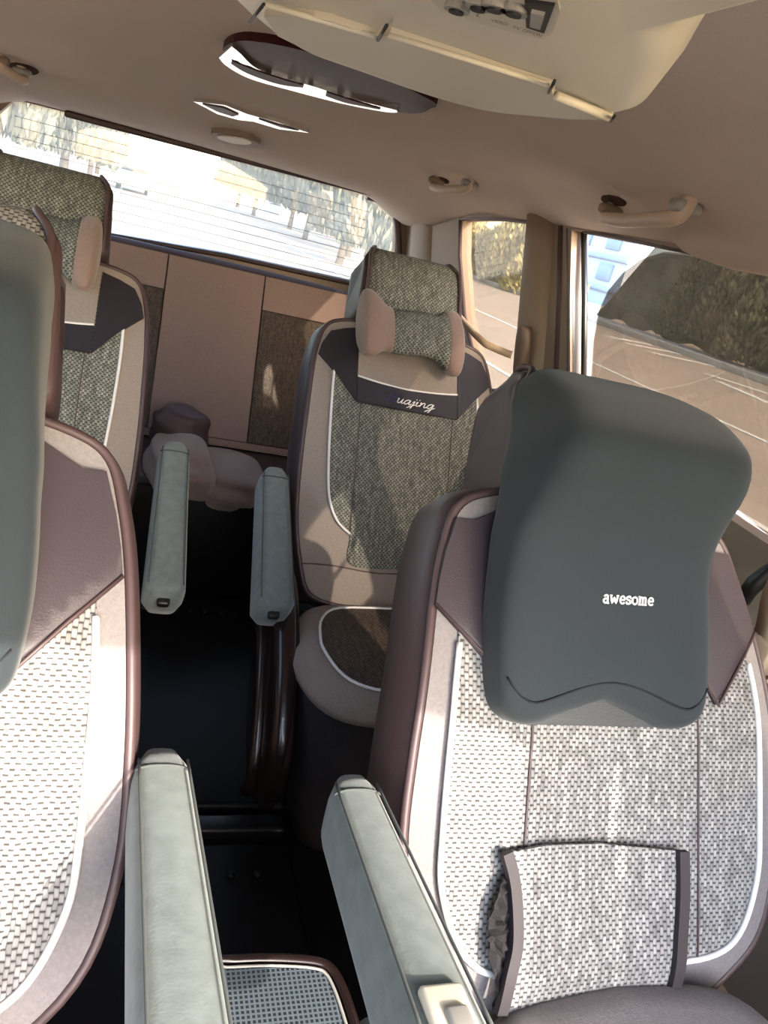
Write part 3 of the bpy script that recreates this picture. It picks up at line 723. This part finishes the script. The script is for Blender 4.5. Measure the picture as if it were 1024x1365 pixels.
obj('flip_down_lid', sheet([mz(x, y, MZ-.003) for x, y in lid_px], lambda x, y, n: Vector((x, y, MZ-.003-n)), .006, .03), CREAMD, mon)
def bar(a, b, r, m, par, z=MZ-.003): p, q = mz(*a, z), mz(*b, z); return obj('hinge_bar', tube([(p.x, p.y, z), (q.x, q.y, z)], r, 10), m, par)
bar((518, 46), (732, 113), .0013, CREAM, mon); bar((742, 127), (812, 156), .0022, CREAM, mon); bar((352, 5), (500, 48), .0013, CREAM, mon)
for a, b in (((504, 52), (516, 32)), ((732, 122), (740, 106)), ((815, 160), (820, 153)), ((333, 28), (352, 4))):
    p, q = mz(*a, MZ-.003), mz(*b, MZ-.003); obj('lid_gap', tube([(p.x, p.y, MZ-.0035), (q.x, q.y, MZ-.0035)], .0008, 6), BLACKP, mon)
av_px = [(560, -20), (600, -14), (745, -6), (748, 10), (738, 38), (726, 48), (706, 44), (640, 26), (590, 10)]
av = obj('connector_panel', sheet([mz(x, y) for x, y in av_px], lambda x, y, n: Vector((x, y, MZ-.0012-n)), .003, .03), CREAMD, mon)
for c in ((612, 0), (641, -4), (663, -3), (689, 3)):
    p = mz(*c); bm = bmesh.new(); bmesh.ops.create_cone(bm, cap_ends=True, segments=20, radius1=.0048, radius2=.0048, depth=.004, matrix=Matrix.Translation((p.x, p.y, MZ-.0015)))
    obj('socket', bm, GREYP, av)
    bm = bmesh.new(); bmesh.ops.create_cone(bm, cap_ends=True, segments=16, radius1=.0028, radius2=.0028, depth=.005, matrix=Matrix.Translation((p.x, p.y, MZ-.0018)))
    obj('socket_hole', bm, BLACKP, av)
q = [mz(*p) for p in ((702, -8), (742, -2), (728, 36), (704, 28))]
obj('rocker_switch', sheet(q, lambda x, y, n: Vector((x, y, MZ-.0022-n)), .003, .02), BLACKP, av)
q = [mz(*p) for p in ((712, 2), (730, 6), (724, 26), (710, 22))]
obj('rocker_switch_face', sheet(q, lambda x, y, n: Vector((x, y, MZ-.0034-n)), .002, .02), GREYP, av)
def print_text(txt, a, b, size, name, m, parent):
    """flat printed text on the underside of the monitor from pixel a to b"""
    cu = bpy.data.curves.new(name, 'FONT'); cu.body = txt; cu.size = 1; tmp = bpy.data.objects.new(name, cu); COL.objects.link(tmp)
    bpy.context.view_layer.update(); me = bpy.data.meshes.new_from_object(tmp.evaluated_get(bpy.context.evaluated_depsgraph_get()))
    bpy.data.objects.remove(tmp); xs = [v.co.x for v in me.vertices]; wdt = max(xs)-min(xs)
    pa, pb = mz(*a), mz(*b); d = (pb-pa); s_ = d.length/wdt; d.normalize(); nrm = Vector((d.y, -d.x))
    for v in me.vertices:
        k = v.co.copy(); g = pa+d*((k.x-min(xs))*s_)+nrm*(k.y*size); v.co = Vector((g.x, g.y, MZ-.0016-k.z))
    return obj(name, me, m, parent)
for txt, a, b in (('R', (606, 6), (614, 8)), ('L', (636, 15), (642, 17)), ('VIDEO', (656, 22), (678, 28)), ('TV', (684, 31), (694, 34)), ('OFF/ON', (697, 35), (722, 43))):
    print_text(txt, a, b, .0055, 'printed_word', INK, av)

# ------------------------------------------------------------------ things on the headliner
def cz(x, y, dz=0):
    r = ray(x, y); r = r/r.y; t = .3
    while t < 3.2 and (CAM+r*t).z < roofz((CAM+r*t).x, (CAM+r*t).y)-dz: t += .004
    return CAM+r*t
con = thing('overhead_console', 'dark red lacquered ceiling console with a chrome leading edge, behind the monitor', 'console', cz(440, 110))
def roof_panel(pix, dz, th, name, m, parent, sp=.04):
    q = [cz(*p, dz) for p in pix]; return obj(name, sheet([(p.x, p.y) for p in q], lambda x, y, n: Vector((x, y, roofz(x, y)-dz-n)), th, sp), m, parent)
wpix = [(p.x, p.y) for p in catmull([(297, 66), (311, 56), (342, 55), (400, 66), (480, 90), (576, 134), (573, 145), (556, 151), (530, 149), (467, 134), (400, 113), (340, 93), (306, 76)], True, 4)]
roof_panel(wpix, .012, .014, 'lacquered_panel', WOOD, con)
def roof_strip(outer, inner, dz, th, name, m, parent):
    A = catmull(outer, False, 6); B_ = catmull(inner, False, 6); rings = []
    for p, q in zip(A, B_):
        a_, b_ = cz(p.x, p.y, dz), cz(q.x, q.y, dz); e = Vector((0, 0, th)); rings.append([a_, b_, b_+e, a_+e])
    bm = loft(rings)
    for f in bm.faces: f.smooth = False
    return obj(name, bm, m, parent)
c_ = roof_strip([(292, 77), (302, 88), (333, 105), (389, 121), (455, 138), (511, 149), (530, 150)], [(309, 62), (320, 71), (342, 91), (383, 106), (417, 115), (467, 131), (529, 147)], .018, .012, 'chrome_edge', CHROME, con)
roof_strip([(308, 85), (330, 98), (370, 112), (404, 117)], [(309, 81), (330, 90), (370, 104), (405, 114)], .0195, .003, 'lens_slot', WOOD, c_)
roof_strip([(434, 128), (460, 137), (490, 143), (506, 146)], [(435, 123), (460, 131), (490, 140), (507, 145)], .0195, .003, 'lens_slot', WOOD, c_)
rl = thing('reading_lamp', 'slim pointed chrome lamp trim on the headliner', 'lamp', cz(335, 160))
roof_panel([(258, 135), (300, 140), (330, 152), (370, 163), (412, 177), (372, 172), (338, 162), (318, 160), (290, 152)], .010, .010, 'chrome_bezel', CHROME, rl)
roof_panel([(270, 139), (298, 144), (318, 153), (310, 155), (290, 149)], .013, .004, 'lamp_lens', DPIPE, rl)
roof_panel([(345, 159), (372, 167), (398, 174), (375, 170)], .013, .004, 'lamp_lens', DPIPE, rl)
dl = thing('dome_lamp', 'small oval rear dome lamp just above the tailgate window', 'lamp', cz(313, 187))
dp = [(p.x, p.y) for p in catmull([(281, 178), (300, 178), (330, 184), (346, 192), (340, 197), (315, 195), (290, 187)], True, 4)]
roof_panel(dp, .016, .016, 'lamp_housing', TRIMB, dl)
roof_panel([(300+(x-313)*.7+12, 187+(y-187)*.55) for x, y in dp], .020, .005, 'lamp_lens', CREAM, dl)
SHADE_DISC = mat('recess_shade_tone', (70, 56, 48), .9, .05)  # flat dark disc on the headliner; the hollow's shade is in its colour
GRIP = mat('pale_grip_plastic', (196, 176, 156), .5)
def grab(pa, pb, label, x, disc):
    a, b = cz(*pa, .03), cz(*pb, .03); inn = Vector((-math.copysign(1, x), 0, 0)); m_ = (a+b)/2
    t = thing('grab_handle', label, 'handle', m_, 'roof grab handles')
    e_ = .012
    pts = catmull([a+Vector((math.copysign(e_, x), 0, .035)), a+inn*.0, a+(b-a)*.2+inn*.012+Vector((0, 0, -.008)), m_+inn*.016+Vector((0, 0, -.012)), b+(a-b)*.2+inn*.012+Vector((0, 0, -.008)), b, b+Vector((math.copysign(e_, x), 0, .035))], False, 6)
    bm = tube(pts, .0125, 10); obj('grip', bm, GRIP, t)
    for p in (a, b): obj('hinge_cover', rbox(p+Vector((math.copysign(e_/2, x), 0, .014)), (.05, .03, .02), .008, 3), GREYP if p is b else TRIMB, t)
    roof_panel([(p.x, p.y) for p in catmull([(disc[0]+disc[2]*math.cos(a)+.22*disc[3]*math.sin(a)*0, disc[1]+disc[3]*math.sin(a)+.22*disc[2]*math.cos(a)) for a in [math.pi*k/4 for k in range(8)]], True, 2)], .003, .006, 'recess_shade_disc', SHADE_DISC, t)
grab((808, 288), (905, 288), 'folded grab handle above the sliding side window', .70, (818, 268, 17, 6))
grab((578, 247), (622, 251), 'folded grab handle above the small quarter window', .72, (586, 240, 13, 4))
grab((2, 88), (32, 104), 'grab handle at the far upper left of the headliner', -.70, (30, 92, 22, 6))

# ------------------------------------------------------------------ seat belts, door
sb = thing('seat_belt', 'beige shoulder belt with its guide on the pillar beside the quarter window', 'seat belt', (.78, 1.75, .86))
g0 = hit(697, 462, (wx(1.0)-.05, 0, 1.0), WN)
rings = []
for k, (dz, w_) in enumerate(((.055, .010), (.045, .028), (.02, .034), (-.02, .032), (-.06, .026), (-.085, .012))):
    rings.append([g0+Vector((-.018*math.sin(a)-.0+.2*-dz, w_*math.cos(a), dz)) for a in [2*math.pi*i/14 for i in range(14)]])
obj('belt_guide', loft(rings), mat('brown_plastic', (112, 94, 82), .5), sb)
def ribbon(pts, w, th=.003, wv=Vector((0, 0, 1))):
    P = catmull(pts, False, 5); rings = []
    for i, p in enumerate(P):
        t = (P[min(i+1, len(P)-1)]-P[max(i-1, 0)]).normalized(); s_ = (wv-t*wv.dot(t)).normalized()*w/2; n = t.cross(s_).normalized()*th/2
        rings.append([p+s_+n, p-s_+n, p-s_-n, p+s_-n])
    return loft(rings)
b1 = hit(640, 452, (.72, 0, 1.0), Vector((1, 0, 0))); b2 = g0+Vector((-.02, .01, -.03))
obj('webbing', ribbon([b2, b2.lerp(b1, .5)+Vector((0, 0, -.004)), b1, b1+Vector((-.05, .2, .06))], .02), WEBB, sb)
sb2 = thing('seat_belt', 'beige belt with a steel tongue beside the right-hand front seat', 'seat belt', (.68, .70, .62))
def dp_(x, y, X=.69): return ax(x, y, 'x', X)
obj('tongue', ribbon([dp_(988, 868), dp_(1000, 852), dp_(1018, 845), dp_(1030, 846)], .003, .004, Vector((1, 0, 0))), CHROME, sb2)
pl = [dp_(*p) for p in ((990, 872), (1004, 880), (1016, 892), (1030, 884), (1040, 890), (1030, 900), (1002, 910), (988, 908), (993, 898), (1006, 888), (990, 878))]
obj('tongue', tube(catmull(pl[:1]+pl[7:2:-1], False, 5), .0035, 8), CHROME, sb2)
obj('tongue_cover', rbox(dp_(1012, 870), (.014, .045, .045), .006, 3), WEBB, sb2)
obj('webbing', ribbon([dp_(1010, 905), dp_(1022, 850), dp_(1036, 800), dp_(1075, 720, .74), dp_(1130, 600, .77)], .046, .003, Vector((0, 1, .2))), WEBB, sb2)
# door top ledge with its dark pull handle
DX = .80
lo = [(.55, .80), (.74, .80), (.86, .79), (1.2, .80), (1.5, .82), (1.5, .1), (.55, .1)]
door = obj('door_1', sheet(lo, lambda y, z, n: Vector((.835+.03*ss((.8-z)/.1)-n-.05*math.exp(-((z-.5)/.12)**2), y, z)), .04, .06), TRIMB, kind='structure')
pts = catmull([ax(1040, 752, 'x', .80), ax(1018, 768, 'x', .79), ax(1000, 785, 'x', .785), ax(992, 800, 'x', .80)], False, 6)
obj('door_handle', tube(pts, lambda t: .011+.003*math.sin(t*3.14), 10), BLACKP, door)

# ------------------------------------------------------------------ floor: tray, step mat
tray = thing('console_tray', 'brown rimmed tray with a perforated grey pad between the two front seats', 'tray', (.02, .42, .36))
TZ = .38
def tz(x, y, z=TZ): p = ax(x, y, 'z', z); return Vector((p.x, p.y))
to = [tz(*p) for p in ((300, 1276), (360, 1274), (420, 1278), (445, 1290), (462, 1320), (480, 1372))]
x0, x1 = -.075, to[-1].x
tro = catmull([(p.x, p.y) for p in to], False, 4)
tro = [Vector((x0, tro[0].y-.0))]+tro+[Vector((x1, .30)), Vector((x0, .30))]
obj('tray_rim', sheet(tro, lambda x, y, n: Vector((x, y, TZ+n)), .05, .04), LACQ, tray)
obj('tray_lip', tube([Vector((p.x, p.y, TZ)) for p in off_outline(tro, -.004)], .006, 8, True), LACQ, tray)
pad_o = off_outline(tro, -.017)
obj('chrome_bead', tube([Vector((p.x, p.y, TZ+.003)) for p in off_outline(tro, -.014)], .0018, 6, True), GREYP, tray)
pm = bpy.data.materials.new('perforated_grid'); pm.use_nodes = True; t_ = pm.node_tree; b_ = t_.nodes['Principled BSDF']
uv_ = t_.nodes.new('ShaderNodeUVMap'); br = t_.nodes.new('ShaderNodeTexBrick'); br.offset = 0; br.inputs['Scale'].default_value = 1
br.inputs['Brick Width'].default_value = .0052; br.inputs['Row Height'].default_value = .0052; br.inputs['Mortar Size'].default_value = .0011; br.inputs['Mortar Smooth'].default_value = .1
br.inputs['Color1'].default_value = (*lin((22, 26, 30)), 1); br.inputs['Color2'].default_value = (*lin((30, 34, 38)), 1); br.inputs['Mortar'].default_value = (*lin((84, 94, 102)), 1)
t_.links.new(uv_.outputs[0], br.inputs['Vector']); t_.links.new(br.outputs['Color'], b_.inputs['Base Color']); b_.inputs['Roughness'].default_value = .5
obj('perforated_pad', sheet(pad_o, lambda x, y, n: Vector((x, y, TZ+.004+n)), .006, .04), pm, tray)
rings = [[Vector((p.x, p.y, z)) for p in off_outline(tro, d)] for d, z in ((-.004, TZ-.045), (-.02, TZ-.1), (-.03, -.198))]
obj('console_body', loft(rings), BLACKP, tray)
obj('cup_holder', tube([(x1+.028, .50, TZ-.05), (x1+.03, .44, TZ-.03), (x1+.028, .36, TZ-.03)], .022, 12), GREYP, tray)
mat1 = tag(obj('floor_mat', rbox((.02, .86, -.187), (.50, .80, .026), .012, 3), DARKM), 'black rubber mat lying across the front of the aisle floor', 'mat', 'aisle floor mats')
for k in range(7):
    bm = bmesh.new(); bmesh.ops.create_icosphere(bm, subdivisions=2, radius=.009, matrix=Matrix.Translation((-.14+k*.055, 1.17, -.172))); obj('rubber_stud', smooth(bm), DARKM, mat1)
mat2 = tag(obj('floor_mat', rbox((.08, 1.82, -.187), (.46, .9, .026), .012, 3), DARKM), 'black rubber mat lying along the rear aisle, before the bench', 'mat', 'aisle floor mats')
for k in range(7):
    bm = bmesh.new(); bmesh.ops.create_icosphere(bm, subdivisions=2, radius=.011, matrix=Matrix.Translation((-.05+k*.05, 2.22, -.172))); obj('rubber_stud', smooth(bm), DARKM, mat2)
obj('floor_step', rbox((.05, 1.32, -.19), (.44, .05, .03), .008, 3), BLACKP, floor)

# ------------------------------------------------------------------ outside
for pts, w in (([(10.35, -5, 0), (10.35, 60, 0)], .16), ([(5.9, -5, 0), (5.9, 60, 0)], .12)): obj('lane_line', stripe(pts, w), PAINT, ground)
for a, b in (((807, 448), (865, 459)), ((832, 457), (923, 475)), ((865, 469), (997, 498)), ((940, 498), (1024, 525)), ((956, 508), (1024, 537))):
    obj('hatch_line', stripe([gp(*a), gp(*b)], .34), PAINT, ground)
obj('lane_line', stripe([gp(146, 268), gp(182, 228)], .2), PAINT, ground)
ka, kb = Vector((21.5, 5, 0)), Vector((17.5, 150, 0))
kerb = obj('kerb', rbox((20.5, 45, GZ+.08), (.4, 110, .3), .03, 2), CONC, kind='structure')
walk = obj('verge', rbox((21.9, 45, GZ+.07), (2.4, 110, .2), 0), CONC, kind='structure')
def bankz(x, y): return GZ+.2+max(0, (x-23.0))*1.7*(1+.25*math.sin(y*.35)+.2*math.sin(y*.9+1))+.15*math.sin(y*2.1+x)
bank = obj('bank', smooth(grid_sheet(22.9, 31, 2, 37, 16, 56, lambda x, y: min(7.5, bankz(x, y)))), SOIL, kind='structure')
def bush_mesh(seed, n, rx, rz, leaf, lw=.3):
    random.seed(seed); bm = bmesh.new()
    for k in range(n):
        while True:
            p = Vector((random.uniform(-1, 1), random.uniform(-1, 1), random.uniform(0, 1)))
            if .35 < Vector((p.x, p.y, p.z*.9)).length < 1: break
        p = Vector((p.x*rx, p.y*rx, p.z*rz)); d = (Vector((p.x, p.y, abs(p.z)+.4*rz)).normalized()+Vector((random.uniform(-.5, .5), random.uniform(-.5, .5), random.uniform(-.2, .8)))).normalized()
        s_ = d.orthogonal().normalized(); s_ = (Matrix.Rotation(random.random()*6.28, 3, d) @ s_)*leaf*lw; L_ = leaf*random.uniform(.6, 1.3)
        q = [bm.verts.new(x) for x in (p, p+d*L_*.5+s_, p+d*L_, p+d*L_*.5-s_)]; bm.faces.new(q)
    me = bpy.data.meshes.new('foliage'); bm.to_mesh(me); bm.free(); return me
BM = [bush_mesh(1, 4200, 1.2, 1.9, .2, .26), bush_mesh(2, 4200, 1.4, 1.5, .18, .26), bush_mesh(3, 3600, 1.0, 2.2, .22, .26)]
for me in BM: me.materials.append(LEAF1)
LEAF3 = mat('grey_olive_leaf', (92, 92, 78), .8, noise=.3, nscale=3)
BM3 = [m_.copy() for m_ in BM]
for me in BM3: me.materials.clear(); me.materials.append(LEAF3)
BM2 = [m_.copy() for m_ in BM]
for me in BM2: me.materials.clear(); me.materials.append(LEAF2)
stem_me = bpy.data.meshes.new('stem'); bm = tube([(0, 0, -.3), (.02, 0, .4), (0, .03, 1.1)], .06, 6); bm.to_mesh(stem_me); bm.free(); stem_me.materials.append(BARK)
random.seed(11); nb = 0
def bush(x, y, z, s_, dry, label, group):
    t = thing('bush', label, 'bush', (x, y, z), group)
    f = bpy.data.objects.new('foliage', random.choice(BM if dry else BM2)); COL.objects.link(f); f.parent = t
    g = bpy.data.objects.new('stem', stem_me); COL.objects.link(g); g.parent = t
    t.scale = (s_, s_, s_*random.uniform(.9, 1.15)); t.rotation_euler.z = random.random()*6.28
for k in range(8):
    y = 42.5+k*2.2+random.uniform(-.3, .3); x = 22.2+random.uniform(-.3, .5); bush(x, y, GZ, random.uniform(1.45, 1.85), True, 'pale dry bush on the roadside verge, seen through the quarter window', 'dry verge bushes')
for r_ in range(2):
    for k in range(9):
        y = 9+k*2.7+r_*1.2+random.uniform(-.3, .3); x = 23.4+r_*1.3+random.uniform(-.3, .3); bush(x, y, bankz(x, y)-.3, random.uniform(1.1, 1.5), False, 'olive bush on the bank, seen through the sliding side window', 'bank bushes')
# trees behind
def tree(x, y, h, label, group, dry=False):
    t = thing('tree', label, 'tree', (x, y, GZ), group); random.seed(int(x*7+y))
    obj('trunk', tube([(x, y, GZ), (x+.1, y, GZ+h*.4), (x, y+.1, GZ+h*.8)], lambda q: .16*(1-.6*q), 7), BARK, t)
    f = bpy.data.objects.new('crown', random.choice(BM3)); COL.objects.link(f); f.parent = t; f.location = (0, 0, h*.16); f.scale = (h*.2, h*.2, h*.42)
for x, y, h in ((7, 30, 5), (9, 37, 6), (8.2, 44, 6.5), (8.8, 53, 7), (6.4, 24, 5), (11, 41, 7), (7.5, 62, 7), (12.5, 50, 8), (7.6, 75, 8), (13.5, 60, 8)):
    tree(x, y, h*1.1, 'roadside tree behind the van, right of the road', 'trees right of the road')
for x, y, h in ((-3.4, 36, 7), (-4.2, 44, 8), (-5, 30, 8), (-3.6, 55, 8), (-6.5, 38, 9), (-7.5, 28, 8), (-3.8, 66, 8)):
    tree(x, y, h, 'roadside tree behind the van, left of the road', 'trees left of the road')
def car(x, y, label, w=1.75, l=4.2):
    t = thing('car', label, 'car', (x, y, GZ))
    pr = catmull([(-.5, .3), (-.5, .75), (-.47, .92), (-.25, .98), (-.12, 1.42), (.2, 1.45), (.36, 1.02), (.5, .85), (.5, .3)], False, 4)
    rings = [[Vector((x+s_*w/2*k, y+p.x*l*kk, GZ+.25+(p.y-.25)*kk)) for p in pr] for s_, k, kk in ((-1, 1, .94), (-1, .94, 1), (1, .94, 1), (1, 1, .94))]
    obj('body', loft(rings), CARP, t)
    obj('windscreen', rbox((x, y-.185*l-.03, GZ+1.2), (w*.8, .03, .4), .01, 2, Matrix.Rotation(-.9, 3, 'X')), CARG, t)
    for s_ in (-1, 1):
        obj('side_window', rbox((x+s_*w*.49, y+.04*l, GZ+1.2), (.02, l*.3, .3), .008, 2), CARG, t)
        for q in (-.31, .31):
            bm = bmesh.new(); bmesh.ops.create_cone(bm, cap_ends=True, segments=20, radius1=.32, radius2=.32, depth=.2, matrix=Matrix.Translation((x+s_*w*.43, y+q*l, GZ+.32)) @ Matrix.Rotation(math.pi/2, 4, 'Y')); obj('wheel', bm, BLACKP, t)
        obj('headlight', rbox((x+s_*w*.36, y-.495*l, GZ+.72), (.3, .06, .14), .03, 2), CREAM, t)
car(-.95, 50, 'small silver car far back on the road, in the tailgate window')
# pale building across the road
bl = thing('building', 'pale blue building beyond the sliding side window', 'building', (46, 66, GZ))
bm = rbox((46, 72, 5), (16, 26, 14), 0); obj('facade', bm, FACADE, bl)
for k in range(5): obj('ledge', rbox((37.9, 72, .6+k*2.6), (.4, 26.4, .35), .02, 1), FACADE2, bl)
for k in range(5):
    for j in range(4):
        f = obj('window', rbox((37.93, 62+k*5, 2+j*2.6), (.2, 2.2, 1.4), .02, 1), FACADE2, bl)
bh = thing('house', 'grey roofed house behind the roadside trees in the tailgate window', 'house', (17, 84, GZ))
obj('wall', rbox((17, 86, 1.2), (9, 8, 3.8), 0), CONC, bh)
rings = [[Vector((12, 86+a, 3.1+b)) for a, b in ((-4.6, 0), (4.6, 0), (0, 2.6))], [Vector((22, 86+a, 3.1+b)) for a, b in ((-4.6, 0), (4.6, 0), (0, 2.6))]]
bm = loft(rings)
for f in bm.faces: f.smooth = False
obj('roof', bm, ROOFT, bh)
for k in range(3): obj('window', rbox((14+k*3, 81.97, 1.4), (1.1, .1, 1.2), .02, 1), CARG, bh)
